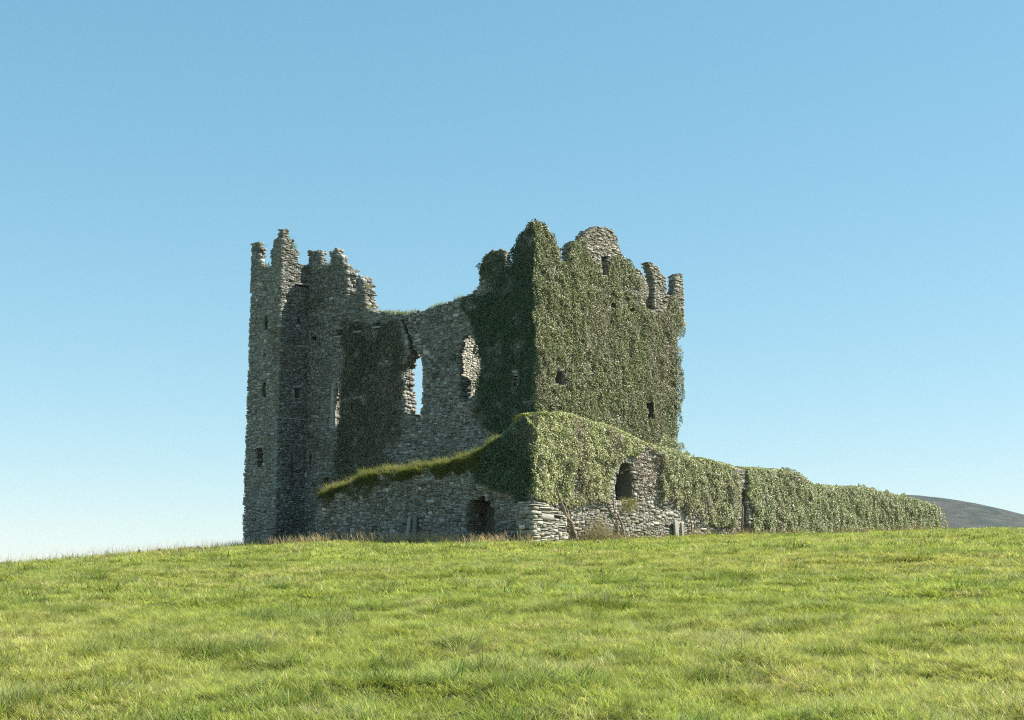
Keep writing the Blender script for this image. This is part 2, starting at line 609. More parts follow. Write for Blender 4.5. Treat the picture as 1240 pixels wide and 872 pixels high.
    ax = np.array([math.cos(math.atan2(-wall.n[1], -wall.n[0]) - math.pi / 2), math.sin(math.atan2(-wall.n[1], -wall.n[0]) - math.pi / 2)])
    ang = math.atan2(ax[1], ax[0])
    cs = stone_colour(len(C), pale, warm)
    for k in np.where(single)[0]:
        o = bpy.data.objects.new('stone', STONE_MESHES[int(RNG.integers(8))])
        COL.objects.link(o)
        o.parent = core
        p = wall.xyz(np.array([C[k, 0]]), np.array([C[k, 1]]), np.array([C[k, 2] - 0.02]))[0]
        o.location = p
        o.rotation_euler = (0, float(RNG.normal(0, 0.04)), ang)
        o.scale = (H[k, 0], H[k, 2], H[k, 1])
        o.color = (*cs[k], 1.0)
    core['_n'] = int(front_n)
    return core

def slab(name, wall, pts, d0, d1, mat, parent, jit=0.0):
    """extrude a pixel polygon on the wall plane from depth d0 to d1"""
    p = wall.poly(pts)
    n = len(p)
    u = np.array([a[0] for a in p]); z = np.array([a[1] for a in p])
    v = np.concatenate([wall.xyz(u, z, np.full(n, d0)), wall.xyz(u, z, np.full(n, d1))])
    me = bpy.data.meshes.new(name)
    faces = [tuple(range(n)), tuple(range(2 * n - 1, n - 1, -1))] + [(i, i + n, (i + 1) % n + n, (i + 1) % n) for i in range(n)]
    me.from_pydata([tuple(x) for x in v], [], faces)
    me.update()
    o = link(name, me, mat, parent)
    b = o.modifiers.new('bevel', 'BEVEL'); b.width = 0.02; b.segments = 1
    return o

# ---- planes of the castle
d = ray(648, 500)
C0 = d[:2] / d[1] * 70.0
W_A = Wall(C0, UA, -UB)                       # long shaded front
W_B = Wall(C0, UB, -UA)                       # sunlit side
uR = W_A.uz(372, 470)[0]
P_R = C0 + UA * uR
tmp = Wall(P_R, UB, -UA)
sR = tmp.uz(337, 480)[0]                      # negative: the tower stands out this far
Q0 = P_R + UB * sR
W_R = Wall(P_R, UB, -UA)                      # return of the tower
W_T = Wall(Q0, UA, -UB)                       # tower front
uT = W_T.uz(299, 470)[0]
W_E = Wall(Q0 + UA * uT, UB, UA)              # tower end, facing away
W_K = Wall(P_R + UB * 3.6, UA, UB)            # tower back

castle = thing('castle_ruin', 'roofless grey rubble stone tower house with broken battlements on the hilltop', 'castle')

# ivy outlines (pixels)
IVY_A_RIGHT = [(649, 266), (640, 270), (631, 280), (625, 290), (621, 304), (619, 322), (613, 327), (611, 306), (600, 303), (588, 309), (583, 322), (584, 340), (600, 342), (603, 352), (585, 358),
               (560, 360), (556, 364), (562, 380), (570, 395), (577, 405), (580, 430), (579, 455), (575, 475), (576, 500), (585, 518), (600, 530), (649, 560)]
IVY_A_LEFT = [(420, 399), (440, 392), (470, 387), (484, 391), (490, 402), (487, 430), (491, 440), (487, 470), (490, 500), (484, 520), (480, 550), (470, 578), (407, 594), (408, 560), (412, 500), (413, 450), (416, 420)]
IVY_B = [(648, 267), (660, 272), (668, 284), (677, 312), (684, 318), (689, 298), (700, 290), (708, 295), (714, 308), (724, 318), (736, 322), (746, 306), (756, 312), (770, 331), (774, 350), (772, 366),
         (785, 375), (796, 385), (812, 359), (818, 362), (828, 385), (829, 398), (822, 420), (825, 460), (825, 495), (818, 535), (815, 570), (648, 570)]

A_TOP = [(648.5, 269), (640, 272), (632, 281), (626, 290), (622, 303), (620, 318), (618, 326), (613, 327), (612, 304), (608, 302), (595, 303), (586, 310), (581, 322), (580, 345), (574, 352), (567, 357), (556, 361),
         (540, 368), (525, 372), (515, 375), (505, 376), (495, 380), (480, 380), (470, 378), (455, 379), (452, 376), (444, 372), (442, 355), (440, 342), (436, 333), (430, 337), (430, 359), (421, 358),
         (421, 345), (420, 322), (415, 318), (414, 310), (409, 306), (408, 299), (404, 301), (399, 304), (399, 321), (390, 320), (389, 303), (376, 302), (372, 305)]
GROUND_PX = 690
win1 = [(499, 423), (505, 426), (510, 433), (511.5, 446), (510.5, 480), (509, 500), (507, 508), (499, 502), (490, 498), (491, 484), (488, 478), (489, 462), (487, 450), (490, 438), (495, 429)]
win2 = [(558, 420), (562, 409), (567, 404), (573, 411), (578, 416), (580, 430), (581, 450), (578, 470), (571, 480), (564, 485), (557, 482), (557, 450)]
win3 = [(404.5, 514), (404.5, 475), (406, 465), (407.5, 463), (409.5, 468), (411, 477), (410.5, 505), (408, 517)]
crack = [(484.5, 386), (489, 386), (494, 402), (498, 409), (501, 426), (496, 426), (492.5, 409)]
front = make_wall('front_wall', W_A, A_TOP + [(372, 470), (367, GROUND_PX), (648, GROUND_PX)], 0.95,
                  holes=[win1, win2, win3],
                  niches=[(crack, 0.35), ([(620.5, 452), (629, 452), (629, 469), (620.5, 469)], 0.7),
                          ([(407.5, 399), (414, 399), (414, 407), (408, 407)], 0.5), ([(430, 395), (438, 394), (438, 400), (430, 401)], 0.5), ([(453, 391), (461, 390), (461, 395), (453, 395)], 0.5),
                          ([(376, 407), (382, 407), (382, 413), (376, 413)], 0.5), ([(374.3, 546), (376.7, 546), (376.7, 568), (374.3, 568)], 0.6), ([(391, 580), (397, 578), (397, 592), (390, 592)], 0.6),
                          ([(473, 562), (479, 560), (479, 568), (473, 570)], 0.5)],
                  thin=[(640, 330), (590, 340), (570, 330), (372, 322)], T_thin=0.42, parent=castle, g=0.10, snap=[(0, 0.0), (uR, uR + 0.25)],
                  course=(0.06, 0.17), width=(0.13, 0.48), big=170, pale=0.15, warm=-0.01, embr=[([(540, 457), (540, 400), (592, 400), (592, 457)], 0.34), ([(401, 522), (401, 470), (404, 458), (414, 458), (419, 470), (419, 522)], 0.30)], hide=[IVY_A_LEFT, IVY_A_RIGHT, [(382, 604), (440, 575), (520, 563), (575, 548), (600, 530), (650, 505), (650, 700), (382, 700)]])
B_TOP = [(648, 269), (652, 269), (660, 273), (668, 285), (675, 298), (677, 311), (682, 317), (690, 318), (689, 300), (694, 293), (702, 290), (707, 291), (705, 285), (712, 280), (722, 274), (734, 275), (741, 278),
         (745, 283), (749, 290), (749, 295), (752, 303), (757, 312), (764, 321), (769, 327), (775, 326), (780, 334), (785, 345), (786, 357), (782, 366), (783, 374), (793, 375), (792, 340), (788, 326), (784, 317),
         (790, 318), (798, 324), (801, 331), (807, 337), (808, 357), (818, 358), (818, 336), (822, 330), (827, 332), (828, 345), (829, 389), (825, 397), (821, 405), (820, 430), (821, 480), (818, 520), (815, 560), (813, GROUND_PX), (648, GROUND_PX)]
side = make_wall('side_wall', W_B, B_TOP, 1.3,
                 holes=[[(727.5, 310), (735, 311), (735.5, 333), (729, 334)]],
                 niches=[([(672.5, 449), (682.5, 450), (682.5, 467), (672.5, 465)], 0.8), ([(783, 489), (792, 486), (793, 512), (784, 510)], 0.6), ([(740, 367), (745, 366), (744, 373), (739, 374)], 0.5), ([(762, 373), (768, 372), (768, 378), (761, 378)], 0.5)],
                 thin=[(650, 316), (700, 322), (830, 362)], T_thin=0.55, parent=castle, g=0.14, snap=[(0, 0.0)], course=(0.055, 0.12), width=(0.16, 0.5), pale=0.1, warm=0.08,
                 big=60, hide=[IVY_B, [(640, 504), (700, 504), (840, 550), (840, 700), (640, 700)]])
T_TOP = [(342, 276.5), (337.5, 277), (336.5, 288), (332, 290), (331, 299), (328, 301), (328, 323), (317, 322), (316, 296), (313, 293), (306, 293)]
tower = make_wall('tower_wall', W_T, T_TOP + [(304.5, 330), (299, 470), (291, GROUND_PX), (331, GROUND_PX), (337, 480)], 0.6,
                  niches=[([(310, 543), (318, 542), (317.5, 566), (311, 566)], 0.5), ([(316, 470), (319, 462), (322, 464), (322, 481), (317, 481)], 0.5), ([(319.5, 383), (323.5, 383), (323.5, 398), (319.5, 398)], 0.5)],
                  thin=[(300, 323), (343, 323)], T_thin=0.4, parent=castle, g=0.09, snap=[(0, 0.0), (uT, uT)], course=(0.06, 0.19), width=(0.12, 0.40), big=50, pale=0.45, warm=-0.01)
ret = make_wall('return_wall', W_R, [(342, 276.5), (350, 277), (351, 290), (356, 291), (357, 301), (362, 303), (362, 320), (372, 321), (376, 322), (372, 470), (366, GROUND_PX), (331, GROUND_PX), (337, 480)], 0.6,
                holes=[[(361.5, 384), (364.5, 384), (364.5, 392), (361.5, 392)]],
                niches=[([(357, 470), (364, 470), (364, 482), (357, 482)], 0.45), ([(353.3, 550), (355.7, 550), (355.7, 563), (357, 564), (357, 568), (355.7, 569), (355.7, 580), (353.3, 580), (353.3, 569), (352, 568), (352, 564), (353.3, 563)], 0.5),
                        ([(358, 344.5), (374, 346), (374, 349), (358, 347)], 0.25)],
                thin=[(330, 323), (376, 324)], T_thin=0.4, parent=castle, g=0.09, snap=[(sR, sR), (0, 0.3)], course=(0.055, 0.12), width=(0.16, 0.5), big=20, pale=-0.3, warm=-0.01)  # slate darker than the tower front, the return's shade partly put into the colour

def sheet_wall(name, wall, u0, u1, ztop, T, parent, seed, zbot, holes_uz=(), pale=0.0):
    """a ruined wall given in metres, its broken top line made of random steps"""
    r = np.random.default_rng(seed)
    n = max(4, int((u1 - u0) / 0.5))
    tops = [(u0 + (u1 - u0) * i / n, ztop(i / n) + r.uniform(-0.35, 0.35)) for i in range(n + 1)]
    class W2(Wall):
        pass
    w = W2(wall.P, wall.U, wall.n)
    w.uz = lambda a, b: (a, b)
    return make_wall(name, w, tops + [(u1, zbot), (u0, zbot)], T, holes=holes_uz, parent=parent, pale=pale, warm=0.06, g=0.25, course=(0.08, 0.20), width=(0.2, 0.6))

z_par = W_T.uz(322, 323)[1]
zg = 2.0
dview = ray(363, 388); 
A_ = np.array([[dview[0], -UB[0]], [dview[1], -UB[1]]]); s_, u_ = np.linalg.solve(A_, W_E.P)
zs_ = s_ * dview[2]
sheet_wall('tower_wall', W_E, 0.15, 5.4, lambda t: z_par - 0.3 - 4 * t * t, 0.6, castle, 3, zg, [[(u_ - 0.35, zs_ - 0.5), (u_ + 0.35, zs_ - 0.5), (u_ + 0.35, zs_ + 0.5), (u_ - 0.35, zs_ + 0.5)]])
# cross wall left standing inside the hall, seen through the windows
W_X = Wall(C0 + UA * 11.8, UB, -UA)
zt2 = W_X.uz(568, 398)[1]
sheet_wall('cross_wall', W_X, 6.3, 10.2, lambda t: zt2 + 0.2 - 0.8 * abs(t - 0.5), 0.9, castle, 5, zg, pale=1.3)

# dressed stone round the openings
slab('window_jamb', W_A, [(400, 514), (400.6, 474), (403, 464), (406.2, 458.5), (407, 462.5), (404.7, 468), (404.0, 480), (404.0, 514)], -0.03, 0.25, M_DRESSED, front)
slab('window_jamb', W_A, [(407.2, 462.5), (407, 458.5), (411, 466), (413, 475), (412.6, 500), (411.2, 500), (411.4, 477)], -0.02, 0.25, M_DRESSED, front)
slab('window_sill', W_A, [(399, 519), (399, 514.5), (410, 517), (410, 520)], -0.06, 0.4, M_DRESSED, front)
slab('window_lintel', W_A, [(620, 448.5), (629.5, 448.5), (629.5, 451.8), (620, 451.8)], -0.06, 0.4, M_DRESSED, front)
slab('window_lintel', W_B, [(671, 445), (684, 446.5), (684, 449.6), (671, 448.5)], -0.03, 0.5, M_DRESSED, side)
slab('window_jamb', W_R, [(354.6, 468), (356.8, 468), (356.8, 484), (354.6, 484)], -0.02, 0.25, M_DRESSED, ret)
slab('window_lintel', W_R, [(354.6, 466), (365.5, 466.5), (365.5, 469.6), (354.6, 469.3)], -0.03, 0.25, M_DRESSED, ret)
slab('string_course', W_R, [(335.5, 504.5), (370, 507.5), (370, 509), (335.5, 506.3)], -0.05, 0.25, M_DRESSED, ret)
slab('ledge_slab', W_R, [(357, 343), (375, 344.5), (375, 346), (357, 344.8)], -0.14, 0.3, M_DRESSED, ret)
slab('ledge_slab', W_R, [(360, 418), (375, 419.5), (375, 421.5), (360, 420.5)], -0.12, 0.3, M_DRESSED, ret)
slab('corbel', W_B, [(823, 388), (831, 390), (830, 394), (824, 395)], -0.10, 0.6, M_DRESSED, side)
for x, y in ((411, 408), (434, 402), (457, 396.5)):
    slab('corbel', W_A, [(x - 5, y - 0.5), (x + 5, y - 1.5), (x + 5, y + 0.8), (x - 5, y + 1.8)], -0.16, 0.3, M_DRESSED, front)
slab('window_lintel', W_T, [(309, 540), (319, 539), (319, 542), (309, 543)], -0.03, 0.3, M_DRESSED, tower)

# ---- the outer wall
d = ray(645, 620)
BC = d[:2] / d[1] * 60.5
W_BA = Wall(BC, UA, -UB)
W_BB = Wall(BC, UB, -UA)
bawn = thing('bawn_wall', 'low rubble outer wall in front of the tower house, half hidden by ivy', 'wall')
IVY_BA = [(574, 553), (600, 532), (625, 511), (646, 505), (646, 604), (630, 604), (606, 600), (588, 590), (577, 580)]
IVY_BB1 = [(644, 506), (655, 503), (680, 502), (705, 507), (725, 514), (765, 529), (776, 543), (768, 555), (757, 555), (750, 560), (745, 575), (742, 607), (722, 609), (700, 608), (690, 613), (672, 604), (655, 610), (646, 600)]
ARCH = [(736, 612), (736, 588), (739, 572), (745, 558), (754, 551), (765, 552), (771, 575), (772, 612)]
IVY_BB2 = [(780, 538), (815, 543), (830, 551), (848, 561), (856, 556), (872, 563), (886, 566), (893, 580), (891, 605), (889, 638), (880, 643), (865, 637), (850, 630), (835, 616), (815, 606), (798, 606), (795, 588), (801, 562), (792, 547)]
IVY_BB3 = [(902, 567), (930, 567), (955, 571), (975, 577), (988, 588), (1045, 590), (1075, 596), (1100, 602), (1125, 608), (1142, 616), (1143, 655), (905, 655), (910, 625), (900, 595)]
bawn_f = make_wall('front_wall', W_BA, [(645, 508), (620, 516), (600, 535), (575, 553), (550, 561), (520, 568), (490, 574), (455, 575), (440, 581), (405, 594), (390, 600), (384, 606), (381, 640), (380, GROUND_PX), (645, GROUND_PX)], 1.6,
                   niches=[([(564, 622), (568, 612), (570, 606), (576, 607), (579, 601), (586, 600), (588, 605), (593, 607), (594, 614), (598, 616), (597, 625), (600, 632), (598, 640), (600, 665), (565, 665), (567, 645), (562, 640), (566, 630)], 1.3)],
                   parent=bawn, snap=[(0, 0.0)], course=(0.06, 0.18), width=(0.12, 0.46), pale=0.1, warm=-0.01, big=140, hide=[IVY_BA])
BB_TOP = [(645, 508), (655, 505), (680, 504), (705, 509), (725, 516), (745, 521), (765, 531), (790, 541), (815, 546), (830, 553), (845, 561), (852, 563), (856, 557), (862, 559), (880, 565), (900, 568), (925, 569), (955, 573), (975, 579),
          (988, 590), (1010, 591), (1045, 592), (1075, 598), (1100, 604), (1125, 610), (1139, 618), (1139, GROUND_PX), (645, GROUND_PX)]
bawn_s = make_wall('side_wall', W_BB, BB_TOP, 0.95,
                   niches=[([(745, 606), (745, 588), (748, 575), (752, 562), (757, 558), (763, 562), (767, 575), (767, 590), (768, 606)], 1.5), ([(897, 590), (903, 596), (906, 625), (911, 662), (899, 662), (898, 620)], 0.7)],
                   parent=bawn, snap=[(0, 0.0)], g=0.2, course=(0.055, 0.14), width=(0.14, 0.5), pale=0.4, warm=0.05, big=130, hide=[IVY_BB1, IVY_BB2, IVY_BB3])
# broken corner buttress of big flat slabs
bp = [(655, 605), (661, 607), (672, 612), (684, 618), (691, 627), (692, GROUND_PX), (645, GROUND_PX), (645, 640), (648, 612)]
W_BU = Wall(BC + UA * -0.42 - UB * 0.25, UB, -UA)
butt = make_wall('buttress', W_BU, [(646, 609), (655, 608), (664, 611), (678, 618), (686, 626), (688, GROUND_PX), (646, GROUND_PX)], 0.9, parent=bawn, course=(0.09, 0.19), width=(0.3, 0.9), pale=0.55, warm=0.05, big=30)

# ------------------------------------------------------------------ ivy
def leaf_mesh(name, c, nrm, size, col):
    n = len(c)
    t = RNG.normal(0, 1, (n, 3)); t[:, 2] -= 0.8                       # tips hang down
    t -= nrm * np.sum(t * nrm, 1, keepdims=True)
    t /= np.linalg.norm(t, axis=1, keepdims=True) + 1e-9
    b = np.cross(nrm, t)
    s = size[:, None]
    w = RNG.uniform(0.38, 0.55, (n, 1))
    base = c - t * s * 0.45
    tip = c + t * s * 0.6 - nrm * s * 0.10
    lf = c - t * s * 0.08 + b * s * w + nrm * s * 0.10
    rt = c - t * s * 0.08 - b * s * w + nrm * s * 0.10
    v = np.stack([base, rt, tip, lf], 1).reshape(-1, 3)
    k = np.arange(n)[:, None] * 4
    f = np.concatenate([k + [0, 1, 2], k + [0, 2, 3]], 1).reshape(-1, 3)
    return build_mesh(name, v, f, np.repeat(col, 4, axis=0))

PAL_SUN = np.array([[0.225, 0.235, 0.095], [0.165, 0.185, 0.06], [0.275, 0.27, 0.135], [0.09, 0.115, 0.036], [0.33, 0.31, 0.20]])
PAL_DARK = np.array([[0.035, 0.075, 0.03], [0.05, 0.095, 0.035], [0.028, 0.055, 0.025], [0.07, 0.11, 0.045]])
PAL_DRY = np.array([[0.085, 0.085, 0.05], [0.11, 0.095, 0.06], [0.06, 0.075, 0.038], [0.13, 0.115, 0.08]])
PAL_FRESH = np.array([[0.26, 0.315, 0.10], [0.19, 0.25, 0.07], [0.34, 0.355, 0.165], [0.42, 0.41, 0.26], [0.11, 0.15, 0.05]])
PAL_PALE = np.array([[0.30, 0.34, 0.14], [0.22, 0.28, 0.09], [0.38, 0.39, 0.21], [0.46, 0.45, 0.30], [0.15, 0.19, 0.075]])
DEAD = np.array([[0.25, 0.20, 0.14], [0.20, 0.155, 0.11], [0.30, 0.25, 0.185]])

def ivy_points(wall, polys, density, thick, seed, ragged=0.35, holes=(), round_top=None):
    """points (u,z,d) over pixel polygons, pushed out into an uneven mat"""
    P = [snapped(wall.poly(p), [(0, -thick * 0.8)], 0.3) for p in polys]
    Hh = [wall.poly(p) for p in holes]
    out = []
    for p in P:
        a = np.array(p)
        lo, hi = a.min(0) - 0.4, a.max(0) + 0.4
        n = int((hi[0] - lo[0]) * (hi[1] - lo[1]) * density)
        q = RNG.uniform(lo, hi, (n, 2))
        e = np.c_[fbm(q, 0.7, seed, 2), fbm(q + 31, 0.7, seed, 2)] - 0.5
        qq = q + e * ragged * 2
        k = in_poly(qq[:, 0], qq[:, 1], p)
        for h in Hh:
            k &= ~in_poly(q[:, 0], q[:, 1], h)
        out.append(q[k])
    q = np.concatenate(out)
    q = q[RNG.random(len(q)) < 0.22 + 0.78 * smooth(fbm(q, 0.6, seed + 77, 3), 0.30, 0.42)]        # thin spots
    lump = smooth(fbm(q * [1.0, 0.75], 1.5, seed + 5, 3), 0.28, 0.75)
    fine = smooth(0.65 * vnoise(q, 0.42, seed + 9) + 0.35 * vnoise(q, 0.2, seed + 11), 0.25, 0.75)
    depth = 0.04 + thick * (0.4 + 0.6 * lump) * (0.45 + 0.55 * fine)
    if round_top:                                # rounded shoulder under the wall head
        a = np.array(sorted(wall.poly(round_top)))
        x = np.clip((np.interp(q[:, 0], a[:, 0], a[:, 1]) + 0.1 - q[:, 1]) / 0.9, 0, 1)
        depth = depth * (0.15 + 0.85 * np.sqrt(1 - (1 - x) ** 2))
    d = -depth * (1 - 0.75 * RNG.random(len(q)) ** 2.2)
    return q, d, lump

def ivy(label, wall, polys, density=330, thick=0.30, size=0.115, pal=PAL_SUN, dead=0.18, seed=1, holes=(), caps=(), group=None, ragged=0.35, stems=(), dead_top=0.0):
    root = thing('ivy', label, 'ivy', group)
    q, d, lump = ivy_points(wall, polys, density, thick, seed, ragged, holes, caps[0][0] if caps and thick >= 0.33 else None)
    c = wall.xyz(q[:, 0], q[:, 1], d)
    n3 = np.array([wall.n[0], wall.n[1], 0.0])
    nrm = n3 * 1.0 + RNG.normal(0, 0.55, (len(c), 3)) + np.array([0, 0, 0.35])
    ncap = 0
    # caps: leaves heaped over the wall head, as rounded as the photograph's hedge
    for line, T, rise, dens in caps:
        L = sorted(wall.poly(line))
        lu, lz = np.array([p[0] for p in L]), np.array([p[1] for p in L])
        m = int((lu[-1] - lu[0]) * (T + 0.3) * dens)
        u = RNG.uniform(lu[0], lu[-1], m)
        t = RNG.random(m)
        z = np.interp(u, lu, lz) + rise * np.sin(np.pi * np.clip(t * 0.9 + 0.05, 0, 1)) ** 0.7 * (0.45 + 0.55 * fbm(np.c_[u, t], 0.9, seed + 3, 2)) - 0.14 * RNG.random(m) ** 2 - 0.06
        cc = wall.xyz(u, z, -0.08 + t * (T + 0.2))
        c = np.concatenate([c, cc])
        nn = np.array([0, 0, 1.0]) + n3 * (0.9 - 1.8 * t)[:, None] + RNG.normal(0, 0.5, (m, 3))
        nrm = np.concatenate([nrm, nn])
        q = np.concatenate([q, np.c_[u, z]])
        ncap += m
    nrm /= np.linalg.norm(nrm, axis=1, keepdims=True)
    n = len(c)
    patch = fbm(q, 1.6, seed + 21, 3)
    r = RNG.random(n)
    idx = np.clip(((0.62 * r + 0.38 * (1 - patch)) * len(pal)).astype(int), 0, len(pal) - 1)
    col = np.asarray(pal)[idx] * RNG.uniform(0.7, 1.3, (n, 1))
    dp = smooth(fbm(q * [1.4, 0.6], 2.2, seed + 40, 4), 0.55, 0.75) * 0.5 + dead * 0.7
    isdead = RNG.random(n) < dp
    col[isdead] = DEAD[RNG.integers(0, 3, isdead.sum())] * RNG.uniform(0.7, 1.25, (isdead.sum(), 1))
    if ncap:                                     # yellow-green highlight along the wall head, put into the leaf colour
        col[-ncap:] = col[-ncap:] * 0.5 + np.array([0.30, 0.32, 0.08]) * 0.5 * RNG.uniform(0.7, 1.3, (ncap, 1))
    sz = size * RNG.uniform(0.6, 1.35, n)
    sz = np.where(isdead, sz * 0.75, sz)
    link('leaves', leaf_mesh('leaves', c, nrm, sz, col), M_LEAF, root, kind='stuff')
    for pts, r0 in stems:
        tube('stem', [wall.xyz(np.array(u_z[0]), np.array(u_z[1]), np.array(dd)).ravel() for u_z, dd in [(wall.uz(x, y), dd) for x, y, dd in pts]], r0, M_BARK, root)
    return root

def tube(name, pts, r0, mat, parent, taper=0.45, seg=7):
    """a crooked tapering stem along a polyline"""
    pts = np.array(pts, float)
    m = 14
    s = np.linspace(0, len(pts) - 1, m)
    P = np.stack([np.interp(s, np.arange(len(pts)), pts[:, k]) for k in range(3)], 1)
    P[1:-1] += RNG.normal(0, r0 * 0.35, (m - 2, 3))
    v, f = [], []
    for i in range(m):
        tdir = P[min(i + 1, m - 1)] - P[max(i - 1, 0)]
        tdir /= np.linalg.norm(tdir)
        a = np.cross(tdir, [0.31, 0.2, 0.93]); a /= np.linalg.norm(a)
        b = np.cross(tdir, a)
        r = r0 * (1 - (1 - taper) * i / (m - 1))
        for k in range(seg):
            th = 2 * math.pi * k / seg
            v.append(P[i] + (a * math.cos(th) + b * math.sin(th)) * r * RNG.uniform(0.8, 1.2))
    for i in range(m - 1):
        for k in range(seg):
            k2 = (k + 1) % seg
            f.append((i * seg + k, i * seg + k2, (i + 1) * seg + k2, (i + 1) * seg + k))
    return link(name, build_mesh(name, np.array(v), np.array(f), smooth_shade=True), mat, parent)

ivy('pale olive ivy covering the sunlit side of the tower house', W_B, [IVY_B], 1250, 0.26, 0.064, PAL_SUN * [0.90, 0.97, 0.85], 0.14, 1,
    holes=[[(669, 446), (683, 447), (683, 467), (669, 466)], [(724, 308), (735, 309), (735, 335), (726, 335)], [(780, 488), (789, 487), (790, 508), (781, 507)], [(738, 367), (744, 367), (743, 373), (738, 373)], [(760, 373), (767, 373), (766, 378), (760, 378)]],
    caps=[([(648, 269), (655, 270), (661, 274), (668, 285), (675, 300)], 0.5, 0.06, 900), ([(690, 300), (694, 293), (702, 290), (708, 292)], 0.5, 0.06, 900)])
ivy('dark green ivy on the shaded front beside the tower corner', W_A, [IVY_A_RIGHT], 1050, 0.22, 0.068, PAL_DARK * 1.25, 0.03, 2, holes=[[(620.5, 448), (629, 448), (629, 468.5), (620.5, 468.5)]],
    caps=[([(648, 269), (640, 272), (632, 281), (626, 290)], 0.45, 0.05, 800), ([(610, 303), (595, 303), (586, 310)], 0.42, 0.04, 700)])
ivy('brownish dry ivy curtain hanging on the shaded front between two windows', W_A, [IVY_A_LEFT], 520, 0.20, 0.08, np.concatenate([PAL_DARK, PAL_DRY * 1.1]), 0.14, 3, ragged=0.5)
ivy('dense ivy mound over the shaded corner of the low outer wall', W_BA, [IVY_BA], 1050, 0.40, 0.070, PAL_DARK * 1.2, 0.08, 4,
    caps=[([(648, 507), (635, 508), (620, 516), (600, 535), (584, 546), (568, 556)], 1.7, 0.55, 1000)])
ivy('sunlit rounded ivy mound over the outer wall left of the arched opening', W_BB, [IVY_BB1], 1250, 0.50, 0.066, PAL_FRESH * [1.08, 1.08, 0.95], 0.22, 6, holes=[ARCH],
    caps=[([(645, 508), (655, 505), (680, 504), (705, 509), (725, 516), (745, 521), (765, 531), (785, 540)], 1.05, 0.45, 1100)],
    stems=[([(693, 652, -0.2), (688, 638, -0.3), (678, 622, -0.3), (672, 606, -0.35), (668, 592, -0.3)], 0.085), ([(690, 652, -0.1), (685, 640, -0.15), (675, 628, -0.2), (668, 610, -0.25)], 0.05), ([(697, 652, -0.1), (690, 634, -0.15), (686, 618, -0.2), (680, 600, -0.2)], 0.035), ([(684, 652, -0.15), (680, 636, -0.22), (683, 620, -0.25), (678, 604, -0.2)], 0.07),
           ([(752, 650, -0.2), (747, 632, -0.22), (741, 618, -0.2), (737, 602, -0.2)], 0.065), ([(757, 650, -0.1), (750, 634, -0.12), (744, 616, -0.12)], 0.03), ([(745, 648, -0.14), (744, 630, -0.14), (734, 612, -0.14)], 0.05)])
ivy('ivy hanging over the outer wall right of the arched opening, green below', W_BB, [IVY_BB2], 1250, 0.50, 0.066, PAL_FRESH, 0.30, 8,
    caps=[([(780, 538), (815, 546), (830, 553), (848, 562), (856, 557), (870, 562), (890, 567)], 1.0, 0.36, 1100)],
    stems=[([(836, 650, -0.12), (834, 632, -0.15), (828, 615, -0.2), (826, 600, -0.2)], 0.05), ([(897, 652, -0.15), (894, 632, -0.25), (892, 612, -0.3), (886, 590, -0.3)], 0.07)])
ivy('long low sunlit ivy hedge on the far right stretch of wall', W_BB, [IVY_BB3], 1050, 0.44, 0.070, PAL_PALE * [0.88, 0.92, 0.85], 0.16, 10,
    caps=[([(900, 568), (925, 569), (955, 573), (975, 579), (988, 590), (1010, 591), (1045, 592), (1075, 598), (1100, 604), (1125, 610), (1140, 617)], 1.0, 0.34, 800)])
ivy('thin leafless ivy twigs over bare masonry right of the arched opening', W_BB, [[(766, 560), (772, 546), (788, 543), (800, 556), (799, 585), (790, 602), (772, 604), (771, 580)]], 230, 0.16, 0.075, DEAD, 0.5, 19)
# ivy that climbs from the outer wall to the foot of the tower's far corner
ivy('ivy clump filling the gap at the foot of the tower far corner', Wall(C0 + UB * 12.2 - UA * 0.9, UB, -UA), [[(790, 535), (800, 528), (812, 532), (822, 538), (832, 550), (842, 562), (842, 600), (790, 600)]], 820, 0.45, 0.08, PAL_FRESH, 0.1, 14, ragged=0.25)

# ------------------------------------------------------------------ grass
def blades(P, h, w, lean, az, bend, base_col, tip_col):
    """blades as bent tapered strips: P roots (N,3); returns verts, tris, col"""
    n = len(P)
    side = np.c_[-np.sin(az), np.cos(az), np.zeros(n)]
    fwd = np.c_[np.cos(az), np.sin(az), np.zeros(n)]
    V, Cc = [], []
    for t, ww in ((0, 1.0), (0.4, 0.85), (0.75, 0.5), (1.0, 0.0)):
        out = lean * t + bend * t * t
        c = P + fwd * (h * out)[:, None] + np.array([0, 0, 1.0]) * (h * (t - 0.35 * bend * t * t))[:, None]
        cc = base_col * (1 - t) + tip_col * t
        if ww > 0:
            V += [c - side * (w * ww / 2)[:, None], c + side * (w * ww / 2)[:, None]]
            Cc += [cc, cc]
        else:
            V += [c]; Cc += [cc]
    V = np.stack(V, 1); Cc = np.stack(Cc, 1)
    k = np.arange(n)[:, None] * 7
    f = np.concatenate([k + [0, 1, 3], k + [0, 3, 2], k + [2, 3, 5], k + [2, 5, 4], k + [4, 5, 6]], 1).reshape(-1, 3)
    return V.reshape(-1, 3), f, Cc.reshape(-1, 3)

